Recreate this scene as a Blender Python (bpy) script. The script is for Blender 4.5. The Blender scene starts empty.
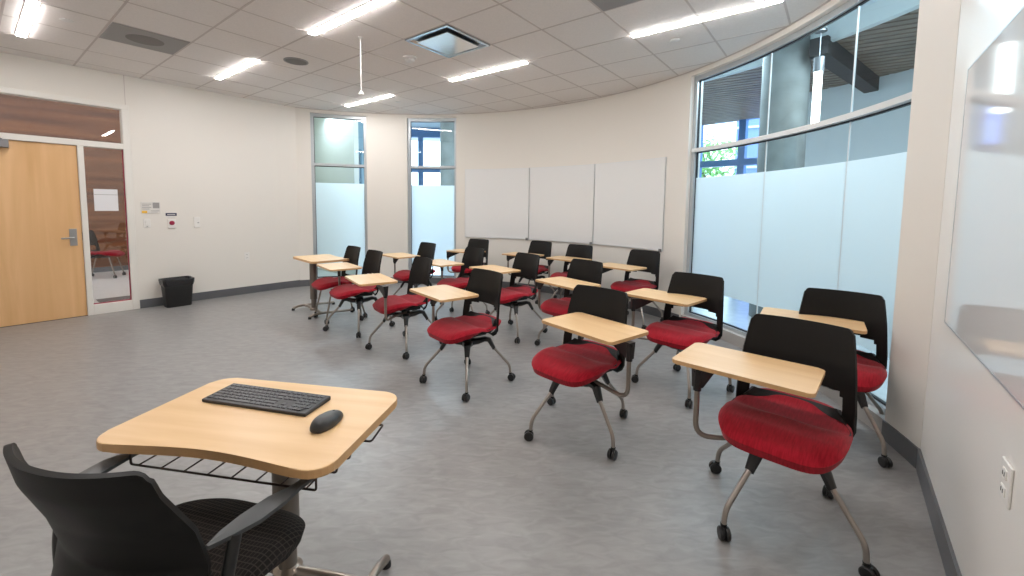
import bpy, bmesh, math, random
from mathutils import Vector, Matrix
random.seed(7)
PI = math.pi
C = bpy.context.scene.collection
sin, cos, rad = math.sin, math.cos, math.radians

# ------------------------------------------------------------------ materials
def new_mat(name):
    m = bpy.data.materials.new(name); m.use_nodes = True
    nt = m.node_tree
    return m, nt, nt.nodes['Principled BSDF']
def plain(name, col, rough=.5, metal=0., spec=.5, bump=0., bscale=200., var=0., vscale=3.):
    m, nt, b = new_mat(name)
    b.inputs['Base Color'].default_value = (*col, 1)
    b.inputs['Roughness'].default_value = rough
    b.inputs['Metallic'].default_value = metal
    b.inputs['Specular IOR Level'].default_value = spec
    tc = nt.nodes.new('ShaderNodeTexCoord')
    if var:
        n = nt.nodes.new('ShaderNodeTexNoise'); n.inputs['Scale'].default_value = vscale; n.inputs['Detail'].default_value = 6
        nt.links.new(tc.outputs['Object'], n.inputs['Vector'])
        r = nt.nodes.new('ShaderNodeValToRGB')
        r.color_ramp.elements[0].position = .3; r.color_ramp.elements[1].position = .7
        r.color_ramp.elements[0].color = (*[c*(1-var) for c in col], 1)
        r.color_ramp.elements[1].color = (*[min(1, c*(1+var)) for c in col], 1)
        nt.links.new(n.outputs['Fac'], r.inputs['Fac']); nt.links.new(r.outputs['Color'], b.inputs['Base Color'])
    if bump:
        n = nt.nodes.new('ShaderNodeTexNoise'); n.inputs['Scale'].default_value = bscale
        nt.links.new(tc.outputs['Object'], n.inputs['Vector'])
        bp = nt.nodes.new('ShaderNodeBump'); bp.inputs['Strength'].default_value = bump; bp.inputs['Distance'].default_value = .002
        nt.links.new(n.outputs['Fac'], bp.inputs['Height']); nt.links.new(bp.outputs['Normal'], b.inputs['Normal'])
    return m
def streaked(name, cols, scale, stops=(.3, .7), rough=.4, detail=5, rot=0., spec=.5, dist=0., noise=1.):
    """stretched noise: wood grain, linoleum"""
    m, nt, b = new_mat(name)
    tc = nt.nodes.new('ShaderNodeTexCoord'); mp = nt.nodes.new('ShaderNodeMapping')
    mp.inputs['Scale'].default_value = scale; mp.inputs['Rotation'].default_value = (0, 0, rot)
    n = nt.nodes.new('ShaderNodeTexNoise'); n.inputs['Scale'].default_value = noise; n.inputs['Detail'].default_value = detail
    n.inputs['Distortion'].default_value = dist
    r = nt.nodes.new('ShaderNodeValToRGB'); r.color_ramp.elements[0].position = stops[0]; r.color_ramp.elements[1].position = stops[1]
    r.color_ramp.elements[0].color = (*cols[0], 1); r.color_ramp.elements[1].color = (*cols[1], 1)
    nt.links.new(tc.outputs['Object'], mp.inputs['Vector']); nt.links.new(mp.outputs['Vector'], n.inputs['Vector'])
    nt.links.new(n.outputs['Fac'], r.inputs['Fac']); nt.links.new(r.outputs['Color'], b.inputs['Base Color'])
    b.inputs['Roughness'].default_value = rough; b.inputs['Specular IOR Level'].default_value = spec
    return m
def emit(name, col, s):
    m, nt, b = new_mat(name)
    b.inputs['Base Color'].default_value = (.8, .8, .8, 1)
    b.inputs['Emission Color'].default_value = (*col, 1); b.inputs['Emission Strength'].default_value = s
    return m
def schlick(nt, f0):
    lw = nt.nodes.new('ShaderNodeLayerWeight'); lw.inputs['Blend'].default_value = .5
    p = nt.nodes.new('ShaderNodeMath'); p.operation = 'POWER'; p.inputs[1].default_value = 5
    q = nt.nodes.new('ShaderNodeMath'); q.operation = 'MULTIPLY_ADD'; q.inputs[1].default_value = 1-f0; q.inputs[2].default_value = f0
    nt.links.new(lw.outputs['Facing'], p.inputs[0]); nt.links.new(p.outputs[0], q.inputs[0])
    return q
def glass_mat(name, tint, refl=1.0):
    m = bpy.data.materials.new(name); m.use_nodes = True; nt = m.node_tree; nt.nodes.clear()
    o = nt.nodes.new('ShaderNodeOutputMaterial'); t = nt.nodes.new('ShaderNodeBsdfTransparent'); t.inputs['Color'].default_value = (*tint, 1)
    g = nt.nodes.new('ShaderNodeBsdfGlossy'); g.inputs['Roughness'].default_value = .01; g.inputs['Color'].default_value = (refl, refl, refl, 1)
    f = schlick(nt, .05)
    x = nt.nodes.new('ShaderNodeMixShader')
    nt.links.new(f.outputs[0], x.inputs[0]); nt.links.new(t.outputs[0], x.inputs[1]); nt.links.new(g.outputs[0], x.inputs[2])
    nt.links.new(x.outputs[0], o.inputs['Surface'])
    return m
def film_mat(name, tcol, dcol, k=.5):
    m = bpy.data.materials.new(name); m.use_nodes = True; nt = m.node_tree; nt.nodes.clear()
    o = nt.nodes.new('ShaderNodeOutputMaterial'); t = nt.nodes.new('ShaderNodeBsdfTranslucent'); t.inputs['Color'].default_value = (*tcol, 1)
    d = nt.nodes.new('ShaderNodeBsdfDiffuse'); d.inputs['Color'].default_value = (*dcol, 1)
    x = nt.nodes.new('ShaderNodeMixShader'); x.inputs[0].default_value = k
    g = nt.nodes.new('ShaderNodeBsdfGlossy'); g.inputs['Roughness'].default_value = .06
    f = schlick(nt, .035)
    y = nt.nodes.new('ShaderNodeMixShader')
    nt.links.new(t.outputs[0], x.inputs[1]); nt.links.new(d.outputs[0], x.inputs[2])
    nt.links.new(f.outputs[0], y.inputs[0]); nt.links.new(x.outputs[0], y.inputs[1]); nt.links.new(g.outputs[0], y.inputs[2])
    nt.links.new(y.outputs[0], o.inputs['Surface'])
    return m

GRID_ROT = math.atan2(.7886, .6149)
M = {}
M['wall'] = plain('painted_wall', (.80, .765, .705), .42, spec=.35, bump=.08, bscale=90)
M['wall_side'] = plain('painted_side_wall', (.85, .82, .775), .30, spec=.5, bump=.04, bscale=40)
M['ceiling'] = plain('ceiling_tile', (.80, .755, .725), .95, bump=.25, bscale=260, var=.03, vscale=60)
M['tee'] = plain('ceiling_grid', (.58, .52, .49), .6)
M['floor'] = streaked('linoleum', ((.240, .234, .228), (.315, .307, .300)), (9, 24, 3), (.30, .72), .34, 12, -GRID_ROT+.25, .38, .9)
M['base'] = plain('rubber_base', (.115, .118, .125), .35)
M['curb'] = plain('window_curb', (.42, .40, .38), .5)
M['white_trim'] = plain('white_frame_paint', (.80, .775, .72), .35)
M['alu'] = plain('anodised_aluminium', (.52, .55, .57), .35, .55)
M['alu_light'] = plain('transom_aluminium', (.74, .76, .76), .35, .2)
M['gasket'] = plain('black_gasket', (.012, .014, .02), .5)
M['glass'] = glass_mat('clear_glass', (.70, .83, .87))
M['glass_side'] = glass_mat('door_glass', (.88, .87, .86))
M['film'] = film_mat('frosted_film', (.88, .95, .97), (.74, .84, .87), .42)
M['maple'] = streaked('maple_laminate', ((.73, .475, .235), (.81, .56, .31)), (2.0, 22, 22), (.3, .72), .33, 5, 0, .45)
M['maple_edge'] = plain('maple_edge', (.62, .37, .17), .4, var=.06, vscale=30)
M['door_wood'] = streaked('maple_door', ((.70, .41, .18), (.84, .53, .27)), (7, 7, .55), (.3, .7), .35, 4, 0, .4, .6)
M['walnut'] = streaked('wood_panelling', ((.10, .036, .015), (.24, .095, .038)), (.5, .5, 10), (.3, .7), .4, 4, 0, .4)
M['black'] = plain('black_plastic', (.010, .0095, .009), .47, spec=.22, bump=.1, bscale=500)
M['black_gloss'] = plain('black_hub', (.012, .012, .012), .35)
M['arm_grey'] = plain('dark_grey_armrest', (.06, .065, .068), .40)
M['tube'] = plain('bronze_steel_tube', (.30, .255, .215), .28, .75)
M['chrome'] = plain('silver_leg', (.36, .32, .285), .30, .7)
M['wire'] = plain('dark_wire', (.035, .022, .02), .4, .3)
M['column'] = plain('taupe_column', (.17, .145, .12), .45, .3)
M['keys'] = plain('key_cap', (.045, .045, .05), .35)
M['kbody'] = plain('keyboard_body', (.02, .02, .022), .35)
M['mouse'] = plain('mouse_shell', (.03, .033, .035), .33)
M['binmat'] = plain('black_bin', (.012, .012, .012), .45)
M['liner'] = plain('bin_liner', (.02, .02, .022), .25, bump=.8, bscale=25)
M['plate'] = plain('white_plastic', (.82, .80, .76), .35)
M['plate_dark'] = plain('slot_dark', (.08, .08, .08), .5)
M['board'] = plain('whiteboard_enamel', (.82, .82, .81), .10, spec=.55)
M['board_side'] = plain('glossy_board', (.76, .755, .75), .07, spec=.6)
M['metal'] = plain('brushed_steel', (.42, .42, .42), .32, .9)
M['closer'] = plain('closer_grey', (.22, .22, .23), .4, .5)
M['paper'] = plain('paper', (.80, .80, .82), .7)
M['red_label'] = plain('dark_red_button', (.32, .015, .05), .4)
M['navy'] = plain('navy_label', (.025, .025, .07), .5)
M['yellow'] = plain('yellow_label', (.85, .50, .06), .5)
M['grey_label'] = plain('grey_label', (.32, .31, .30), .5)
M['pale_label'] = plain('pale_label', (.72, .70, .66), .5)
M['mirror'] = plain('mirror_diffuser', (.50, .56, .60), .15, .9)
M['mirror_plate'] = plain('polished_plate', (.72, .70, .68), .12, .75)
M['grille'] = plain('perforated_grille', (.33, .32, .315), .7, bump=.6, bscale=300)
M['grille_dark'] = plain('grille_centre', (.22, .21, .20), .8)
M['ceil_white'] = plain('ceiling_device_white', (.76, .74, .72), .5)
M['led'] = emit('led_diffuser', (1.0, .965, .955), 26.)
M['lamp'] = emit('pendant_glow', (1.0, .98, .92), 4.)
M['lobby_led'] = emit('lobby_led', (.93, .97, 1.0), 3.)
M['concrete'] = plain('concrete', (.20, .215, .21), .8, var=.16, vscale=5, bump=.3, bscale=60)
M['lobby_floor'] = plain('terrazzo', (.55, .56, .57), .22, var=.05, vscale=9)
M['lobby_wall'] = plain('lobby_wall', (.62, .66, .66), .6)
M['lobby_cream'] = plain('lobby_cream', (.52, .53, .45), .6)
M['lobby_ceil'] = plain('lobby_ceiling', (.66, .72, .76), .8)
M['slat'] = plain('soffit_slat', (.20, .145, .105), .5, var=.25, vscale=4)
M['dark_gap'] = plain('soffit_backing', (.03, .028, .028), .8)
M['mullion'] = plain('blue_mullion', (.05, .16, .34), .4)
M['blue_wall'] = plain('blue_cladding', (.16, .24, .62), .6, var=.12, vscale=.6)
M['pale_blue'] = plain('pale_blue_strip', (.55, .65, .95), .6)
M['leaf'] = plain('foliage', (.20, .42, .12), .7, var=.4, vscale=3)
M['bark'] = plain('bark', (.12, .09, .06), .9)
M['corr_floor'] = plain('corridor_floor', (.80, .78, .75), .3, var=.04, vscale=5)
M['corr_wall'] = plain('corridor_paint', (.7, .67, .62), .6)
M['lobby_teal'] = plain('lobby_teal_wall', (.36, .50, .54), .6)
M['door_blue'] = plain('blue_grey_frame', (.13, .24, .30), .4)
M['pane_grey'] = plain('grey_pane', (.33, .36, .42), .2)
M['dark_patch'] = plain('dark_floor_patch', (.16, .14, .13), .8)

def fabric(name, a, b_, sx, sy, rough=.95):
    m, nt, b = new_mat(name)
    tc = nt.nodes.new('ShaderNodeTexCoord')
    mp = nt.nodes.new('ShaderNodeMapping'); mp.inputs['Scale'].default_value = (sx, sy, 20)
    n = nt.nodes.new('ShaderNodeTexNoise'); n.inputs['Scale'].default_value = 1; n.inputs['Detail'].default_value = 5
    r = nt.nodes.new('ShaderNodeValToRGB'); r.color_ramp.elements[0].position = .35; r.color_ramp.elements[1].position = .68
    r.color_ramp.elements[0].color = (*a, 1); r.color_ramp.elements[1].color = (*b_, 1)
    nt.links.new(tc.outputs['Object'], mp.inputs['Vector']); nt.links.new(mp.outputs['Vector'], n.inputs['Vector'])
    nt.links.new(n.outputs['Fac'], r.inputs['Fac']); nt.links.new(r.outputs['Color'], b.inputs['Base Color'])
    bp = nt.nodes.new('ShaderNodeBump'); bp.inputs['Strength'].default_value = .12; bp.inputs['Distance'].default_value = .001
    nt.links.new(n.outputs['Fac'], bp.inputs['Height']); nt.links.new(bp.outputs['Normal'], b.inputs['Normal'])
    b.inputs['Roughness'].default_value = rough; b.inputs['Specular IOR Level'].default_value = .15
    b.inputs['Sheen Weight'].default_value = .15
    return m
M['red'] = fabric('red_upholstery', (.25, .004, .012), (.36, .008, .020), 160, 22)
def plaid(name):
    m, nt, b = new_mat(name)
    tc = nt.nodes.new('ShaderNodeTexCoord'); sp = nt.nodes.new('ShaderNodeSeparateXYZ')
    nt.links.new(tc.outputs['Object'], sp.inputs[0])
    outs = []
    for ax, sc in ((0, 85.), (1, 62.)):
        mu = nt.nodes.new('ShaderNodeMath'); mu.operation = 'MULTIPLY'; mu.inputs[1].default_value = sc
        fr = nt.nodes.new('ShaderNodeMath'); fr.operation = 'FRACT'
        gt = nt.nodes.new('ShaderNodeMath'); gt.operation = 'GREATER_THAN'; gt.inputs[1].default_value = .80
        nt.links.new(sp.outputs[ax], mu.inputs[0]); nt.links.new(mu.outputs[0], fr.inputs[0]); nt.links.new(fr.outputs[0], gt.inputs[0])
        outs.append(gt)
    mx = nt.nodes.new('ShaderNodeMath'); mx.operation = 'MAXIMUM'
    nt.links.new(outs[0].outputs[0], mx.inputs[0]); nt.links.new(outs[1].outputs[0], mx.inputs[1])
    r = nt.nodes.new('ShaderNodeValToRGB'); r.color_ramp.elements[0].color = (.017, .014, .013, 1); r.color_ramp.elements[1].color = (.050, .042, .036, 1)
    nt.links.new(mx.outputs[0], r.inputs['Fac']); nt.links.new(r.outputs['Color'], b.inputs['Base Color'])
    b.inputs['Roughness'].default_value = .9; b.inputs['Specular IOR Level'].default_value = .2
    return m
M['plaid'] = plaid('dark_plaid_upholstery')

# ------------------------------------------------------------------ mesh helpers
def obj(name, bm, mat, parent=None, smooth=False, loc=None, rot=None):
    bmesh.ops.recalc_face_normals(bm, faces=bm.faces)
    me = bpy.data.meshes.new(name); bm.to_mesh(me); bm.free()
    if mat: me.materials.append(M[mat] if isinstance(mat, str) else mat)
    if smooth:
        for p in me.polygons: p.use_smooth = True
        try: me.set_sharp_from_angle(angle=rad(38))
        except Exception: pass
    o = bpy.data.objects.new(name, me); C.objects.link(o)
    if parent: o.parent = parent
    if loc: o.location = loc
    if rot: o.rotation_euler = rot
    return o
def use_mesh(name, me, parent=None, loc=None, rot=None):
    o = bpy.data.objects.new(name, me); C.objects.link(o); o.parent = parent
    if loc: o.location = loc
    if rot: o.rotation_euler = rot
    return o
def tag(o, label=None, cat=None, group=None, kind=None):
    if label: o['label'] = label
    if cat: o['category'] = cat
    if group: o['group'] = group
    if kind: o['kind'] = kind
    return o
def empty(name, loc=(0, 0, 0), rz=0.):
    o = bpy.data.objects.new(name, None); C.objects.link(o); o.location = loc; o.rotation_euler = (0, 0, rz); o.empty_display_size = .1
    return o
def struct(name, bm, mat, smooth=False):
    o = obj(name, bm, mat, None, smooth); o['kind'] = 'structure'; return o
def box(bm, x0, x1, y0, y1, z0, z1, bev=0., mat=None):
    r = bmesh.ops.create_cube(bm, size=1)
    vs = r['verts']
    for v in vs:
        v.co = Vector((x0+(x1-x0)*(v.co.x+.5), y0+(y1-y0)*(v.co.y+.5), z0+(z1-z0)*(v.co.z+.5)))
    if bev:
        es = list({e for v in vs for e in v.link_edges})
        rr = bmesh.ops.bevel(bm, geom=es, offset=bev, segments=2, affect='EDGES', profile=.5)
        vs = list({v for f in rr['faces'] for v in f.verts} | {v for v in vs if v.is_valid})
    if mat is not None: bmesh.ops.transform(bm, matrix=mat, verts=vs)
    return vs
def obox(bm, p0, d, s0, s1, n0, n1, z0, z1):
    """box along unit dir d (xy) from p0, s along d, n along left normal"""
    n = (-d[1], d[0])
    P = []
    for z in (z0, z1):
        for s, q in ((s0, n0), (s1, n0), (s1, n1), (s0, n1)):
            P.append(bm.verts.new((p0[0]+d[0]*s+n[0]*q, p0[1]+d[1]*s+n[1]*q, z)))
    for f in ((3, 2, 1, 0), (4, 5, 6, 7), (0, 1, 5, 4), (1, 2, 6, 5), (2, 3, 7, 6), (3, 0, 4, 7)):
        bm.faces.new([P[i] for i in f])
def arcbox(bm, c, r0, r1, a0, a1, z0, z1, step=1.5):
    n = max(1, int(abs(a1-a0)/step+.5)); R = []
    for k in range(n+1):
        a = rad(a0+(a1-a0)*k/n); ca, sa = cos(a), sin(a)
        R.append([bm.verts.new((c[0]+r*ca, c[1]+r*sa, z)) for r, z in ((r0, z0), (r1, z0), (r1, z1), (r0, z1))])
    for k in range(n):
        for j in range(4):
            bm.faces.new([R[k][j], R[k][(j+1) % 4], R[k+1][(j+1) % 4], R[k+1][j]])
    bm.faces.new(R[0]); bm.faces.new(R[-1][::-1])
def prism(bm, pts, z0, z1, bev=0., seg=2):
    a = [bm.verts.new((x, y, z0)) for x, y in pts]; b = [bm.verts.new((x, y, z1)) for x, y in pts]
    n = len(pts); top = bm.faces.new(b); bot = bm.faces.new(a[::-1]); fs = [top, bot]
    for i in range(n): fs.append(bm.faces.new([a[i], a[(i+1) % n], b[(i+1) % n], b[i]]))
    if bev:
        es = list(top.edges)+list(bot.edges)
        bmesh.ops.bevel(bm, geom=es, offset=bev, segments=seg, affect='EDGES', profile=.5)
def rrect(w, h, r, n=6):
    P = []
    for cx, cy, a0 in ((w/2-r, h/2-r, 0), (-w/2+r, h/2-r, 90), (-w/2+r, -h/2+r, 180), (w/2-r, -h/2+r, 270)):
        for k in range(n+1):
            a = rad(a0+90*k/n); P.append((cx+r*cos(a), cy+r*sin(a)))
    return P
def tube(bm, pts, r, seg=10, taper=None, closed=False):
    pts = [Vector(p) for p in pts]; n = len(pts); rings = []
    up = None
    for i, p in enumerate(pts):
        if closed: t = (pts[(i+1) % n]-pts[i-1]).normalized()
        else: t = ((pts[min(i+1, n-1)]-p).normalized()+(p-pts[max(i-1, 0)]).normalized()).normalized()
        if up is None:
            up = Vector((0, 0, 1)) if abs(t.z) < .9 else Vector((1, 0, 0))
        u = (up-t*up.dot(t)).normalized(); v = t.cross(u); up = u
        rr = r if taper is None else r*taper[i]
        rings.append([bm.verts.new(p+(u*cos(2*PI*k/seg)+v*sin(2*PI*k/seg))*rr) for k in range(seg)])
    m = n if closed else n-1
    for i in range(m):
        A, B = rings[i], rings[(i+1) % n]
        for k in range(seg): bm.faces.new([A[k], A[(k+1) % seg], B[(k+1) % seg], B[k]])
    if not closed: bm.faces.new(rings[0][::-1]); bm.faces.new(rings[-1])
def smooth_path(pts, k=6, f=.35):
    """round each inner corner with a quadratic curve"""
    P = [Vector(p) for p in pts]; out = [P[0]]
    for i in range(1, len(P)-1):
        d = min((P[i]-P[i-1]).length, (P[i+1]-P[i]).length)*f
        a = P[i]+(P[i-1]-P[i]).normalized()*d; b = P[i]+(P[i+1]-P[i]).normalized()*d
        for j in range(k+1):
            t = j/k; out.append(a*(1-t)**2+P[i]*2*t*(1-t)+b*t*t)
    out.append(P[-1]); return out
def lathe(bm, prof, seg=24, c=(0, 0), axis='z'):
    R = []
    for r, z in prof:
        R.append([bm.verts.new((c[0]+r*cos(2*PI*k/seg), c[1]+r*sin(2*PI*k/seg), z)) for k in range(seg)])
    for i in range(len(R)-1):
        for k in range(seg): bm.faces.new([R[i][k], R[i][(k+1) % seg], R[i+1][(k+1) % seg], R[i+1][k]])
    if prof[0][0] > 0: bm.faces.new(R[0][::-1])
    if prof[-1][0] > 0: bm.faces.new(R[-1])
def sheet(bm, G, th, nrm=None):
    """grid of points G[i][j] (None = hole) thickened along vertex normals"""
    V = [[bm.verts.new(p) for p in row] for row in G]
    fs = []
    for i in range(len(G)-1):
        for j in range(len(G[0])-1):
            if nrm and nrm(i, j): continue
            fs.append(bm.faces.new([V[i][j], V[i][j+1], V[i+1][j+1], V[i+1][j]]))
    for v in [v for v in bm.verts if not v.link_faces]: bm.verts.remove(v)
    bmesh.ops.recalc_face_normals(bm, faces=bm.faces)
    bmesh.ops.solidify(bm, geom=list(bm.faces), thickness=th)

# ------------------------------------------------------------------ room
CC = (-1.789, 3.478); R = 4.2445
E_ = (.6149, .7886)                       # direction of both straight walls
L0 = (-5.0, 5.62); R0 = (2.275, 2.245)
CH = 3.056; ZT = 3.20
FRONT = -4.9                              # how far behind the camera the walls run (along E_)
def along(p, s): return (p[0]+E_[0]*s, p[1]+E_[1]*s)
def arcp(a, r=R): return (CC[0]+r*cos(rad(a)), CC[1]+r*sin(rad(a)))
Lc = along(L0, 1.80)
AL, AR = 116.5, -16.9
W1, W2, W3 = (101.25, 113.5), (79.5, 91.65), (-12.45, 23.35)
poly = [along(L0, FRONT+1.83), Lc] + [arcp(AL-(AL-AR)*k/60) for k in range(61)] + [along(R0, FRONT)]

# floor
bm = bmesh.new()
big = [along(L0, FRONT+1.83), Lc] + [arcp(AL-(AL-AR)*k/60, R+.20) for k in range(61)] + [(R0[0]+.15*E_[1], R0[1]-.15*E_[0]), along((R0[0]+.15*E_[1], R0[1]-.15*E_[0]), FRONT)]
prism(bm, big, -.08, 0)
struct('floor', bm, 'floor')
# ceiling
bm = bmesh.new(); prism(bm, big, CH, CH+.12); struct('ceiling', bm, 'ceiling')
# ceiling grid bars clipped to the room outline
G0 = (-1.088, 4.292); GE = (.372, .483); GF = (.483, -.372)
def gp(i, j): return (G0[0]+GE[0]*i+GF[0]*j, G0[1]+GE[1]*i+GF[1]*j)
def clip(p, d):
    t0, t1 = -99., 99.; n = len(poly)
    for k in range(n):
        a, b = poly[k], poly[(k+1) % n]; ex, ey = b[0]-a[0], b[1]-a[1]
        nx, ny = ey, -ex                  # poly runs clockwise -> this is the inward normal
        num = (a[0]-p[0])*nx+(a[1]-p[1])*ny; den = d[0]*nx+d[1]*ny
        if abs(den) < 1e-9:
            if num > 0: return None
            continue
        t = num/den
        if den > 0: t0 = max(t0, t)
        else: t1 = min(t1, t)
    return (t0, t1) if t1 > t0 else None
bm = bmesh.new()
for (base, step, d, rng) in ((G0, GF, GE, range(-14, 9)), (G0, GE, GF, range(-14, 9))):
    L = math.hypot(*d); u = (d[0]/L, d[1]/L)
    for k in rng:
        p = (base[0]+step[0]*k, base[1]+step[1]*k); c = clip(p, u)
        if c: obox(bm, p, u, c[0]+.001, c[1]-.001, -.0085, .0085, CH-.002, CH+.001)
struct('trim_1', bm, 'tee')
# wall angle strip around the ceiling edge
bm = bmesh.new()
arcbox(bm, CC, R-.02, R+.001, AR, AL, CH-.004, CH)
struct('trim_2', bm, 'tee')

# curved back wall with three window openings
bm = bmesh.new(); T = .20
for a0, a1 in ((AL, W1[1]), (W1[0], W2[1]), (W2[0], W3[1]), (W3[0], AR)):
    arcbox(bm, CC, R, R+T, a0, a1, 0, ZT)
for w in (W1, W2, W3):
    arcbox(bm, CC, R, R+T, w[0], w[1], 3.00, ZT)
for w in (W1, W2): arcbox(bm, CC, R, R+T, w[0], w[1], 0, .09)
n = (-E_[1], E_[0]); a = Lc; b = arcp(AL); L = math.hypot(b[0]-a[0], b[1]-a[1])
obox(bm, a, ((b[0]-a[0])/L, (b[1]-a[1])/L), 0, L, 0, T, 0, ZT)
struct('wall_back', bm, 'wall', True)
bm = bmesh.new(); arcbox(bm, CC, R, R+T, W3[0], W3[1], 0, .115); struct('trim_3', bm, 'curb', True)
# left wall (door opening)
DS0, DS1 = -1.50, -.013                   # door frame span on the wall
bm = bmesh.new()
obox(bm, L0, E_, DS1, 1.80, 0, .15, 0, ZT); obox(bm, L0, E_, DS0, DS1, 0, .15, 2.675, ZT); obox(bm, L0, E_, FRONT+1.83, DS0, 0, .15, 0, ZT)
struct('wall_left', bm, 'wall')
bm = bmesh.new(); obox(bm, L0, E_, -.046, -.040, -.0015, 0, 2.68, CH); struct('trim_4', bm, 'tee')
# right wall, front wall
bm = bmesh.new(); obox(bm, R0, E_, FRONT, 0.0, -.15, 0, 0, ZT); struct('wall_right', bm, 'wall_side')
fd = (E_[1], -E_[0]); fp = along(L0, FRONT+1.83)
bm = bmesh.new(); obox(bm, fp, fd, -.15, 7.98, -.15, 0, 0, ZT); struct('wall_front', bm, 'wall')
# baseboards
bm = bmesh.new(); obox(bm, L0, E_, -.013, 1.801, -.012, 0, 0, .115); obox(bm, L0, E_, FRONT+1.84, DS0, -.012, 0, 0, .115)
struct('baseboard_left', bm, 'base')
bm = bmesh.new()
arcbox(bm, CC, R-.012, R, AL, W3[1]+.4, 0, .11); arcbox(bm, CC, R-.012, R, W3[0], AR, 0, .115)
obox(bm, a, ((b[0]-a[0])/L, (b[1]-a[1])/L), 0, L, -.012, 0, 0, .115)
struct('baseboard_back', bm, 'base', True)
bm = bmesh.new(); obox(bm, R0, E_, FRONT, 0.0, 0, .012, 0, .118); struct('baseboard_right', bm, 'base')

# ------------------------------------------------------------------ windows
def window(idx, w, frost_top, frost_bot, sill, joints, transom_mat='alu', jamb=.9):
    root = empty('window_%d' % idx); root['kind'] = 'structure'
    r0, r1 = R+.055, R+.125; rg = R+.095
    bm = bmesh.new(); a0, a1 = w
    dj = math.degrees(.055/R)*jamb
    arcbox(bm, CC, r0, r1, a0, a0+dj, sill, 3.0); arcbox(bm, CC, r0, r1, a1-dj, a1, sill, 3.0)
    arcbox(bm, CC, r0, r1, a0+dj, a1-dj, 2.945, 3.0); arcbox(bm, CC, r0, r1, a0+dj, a1-dj, sill, sill+.035)
    obj('window_frame', bm, 'alu', root, True)
    bm = bmesh.new(); arcbox(bm, CC, r0-.02, r1, a0+dj*.3, a1-dj*.3, 2.105, 2.148); obj('transom', bm, transom_mat, root, True)
    bm = bmesh.new(); g = .10
    for z0, z1 in ((2.936, 2.945), (2.094, 2.105), (sill+.035, sill+.048)): arcbox(bm, CC, rg-.012, rg+.012, a0+dj, a1-dj, z0, z1)
    for s in (a0+dj, a1-dj-g): arcbox(bm, CC, rg-.012, rg+.012, s, s+g, sill+.035, 2.945)
    obj('gasket', bm, 'gasket', root, True)
    edges = [a0+dj]+joints+[a1-dj]
    for k in range(len(edges)-1):
        s = .05 if joints else 0
        for z0, z1 in ((2.148, 2.94), (sill+.04, 2.10)):
            bm = bmesh.new(); n_ = max(2, int((edges[k+1]-edges[k])/1.2))
            V = []
            for q in range(n_+1):
                aa = edges[k]+s+(edges[k+1]-edges[k]-2*s)*q/n_; x, y = arcp(aa, rg)
                V.append((bm.verts.new((x, y, z0)), bm.verts.new((x, y, z1))))
            for q in range(n_): bm.faces.new([V[q][0], V[q+1][0], V[q+1][1], V[q][1]])
            obj('pane', bm, 'glass', root, True)
        bm = bmesh.new(); V = []
        for q in range(n_+1):
            aa = edges[k]+s+(edges[k+1]-edges[k]-2*s)*q/n_; x, y = arcp(aa, rg-.006)
            V.append((bm.verts.new((x, y, frost_bot)), bm.verts.new((x, y, frost_top))))
        for q in range(n_): bm.faces.new([V[q][0], V[q+1][0], V[q+1][1], V[q][1]])
        obj('frosted_film', bm, 'film', root, True)
    for j in joints:
        bm = bmesh.new(); arcbox(bm, CC, rg-.006, rg+.006, j-.05, j+.05, sill+.04, 2.94); obj('glass_joint', bm, 'alu_light', root)
    return root
window(1, W1, 1.81, .30, .09, [])
window(2, W2, 1.80, .30, .09, [])
window(3, W3, 1.80, .462, .115, [-3.0, 9.7], 'alu_light')

# ------------------------------------------------------------------ door with frame, sidelight and transom
dr = empty('door_1', (*L0, 0), math.atan2(E_[1], E_[0])); dr['kind'] = 'structure'
def dbox(*boxes, bev=0.):
    bm = bmesh.new()
    for b_ in boxes: box(bm, *b_, bev=bev)
    return bm
DM = -.487                                # mullion between door and sidelight
fy = (-.018, .11)
obj('door_frame', dbox((DS0, DS1, *fy, 2.617, 2.68), (-.088, DS1, *fy, 0, 2.617), (DS0, -.088, *fy, 2.108, 2.178), (DS0, DS0+.05, *fy, 0, 2.617),
    (-.512, -.457, *fy, 0, 2.108), (-.457, -.088, *fy, 0, .128), bev=.004), 'white_trim', dr)
obj('door_leaf', dbox((-1.45, -.515, .012, .057, .004, 2.105)), 'door_wood', dr)
obj('leak_strip', dbox((-1.45, -.512, .0, .11, 0, .004)), 'gasket', dr)  # dark strip added to stop corridor light leaking under the leaf
obj('transom_glass', dbox((DS0+.05, -.088, .03, .036, 2.178, 2.617)), 'glass_side', dr)
obj('sidelight_glass', dbox((-.457, -.088, .03, .036, .128, 2.108)), 'glass_side', dr)
g_ = dbox((-.457, -.088, .022, .030, .128, .140), (-.100, -.088, .022, .030, .128, 2.108)); obj('glazing_bead', g_, 'red_label', dr)
h = obj('door_handle', dbox((-.625, -.560, 0, .013, .888, 1.095), bev=.003), 'metal', dr)
bm = bmesh.new(); tube(bm, smooth_path([(-.59, .002, .985), (-.59, -.05, .985), (-.70, -.055, .983)]), .010, 8); obj('lever', bm, 'metal', h, True)
cl = obj('door_closer', dbox((-1.30, -1.05, -.075, .012, 2.015, 2.10), bev=.006), 'closer', dr)
bm = bmesh.new(); tube(bm, [(-1.10, -.05, 2.10), (-1.16, -.16, 2.125), (-1.28, -.02, 2.15)], .011, 8); obj('closer_arm', bm, 'closer', cl)
bm = bmesh.new()
for z in (.28, 1.05, 1.85): box(bm, -1.462, -1.446, -.002, .02, z-.05, z+.05)
obj('hinge', bm, 'metal', dr)
obj('strike', dbox((-.516, -.508, .004, .012, .95, 1.05)), 'closer', dr)

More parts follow.
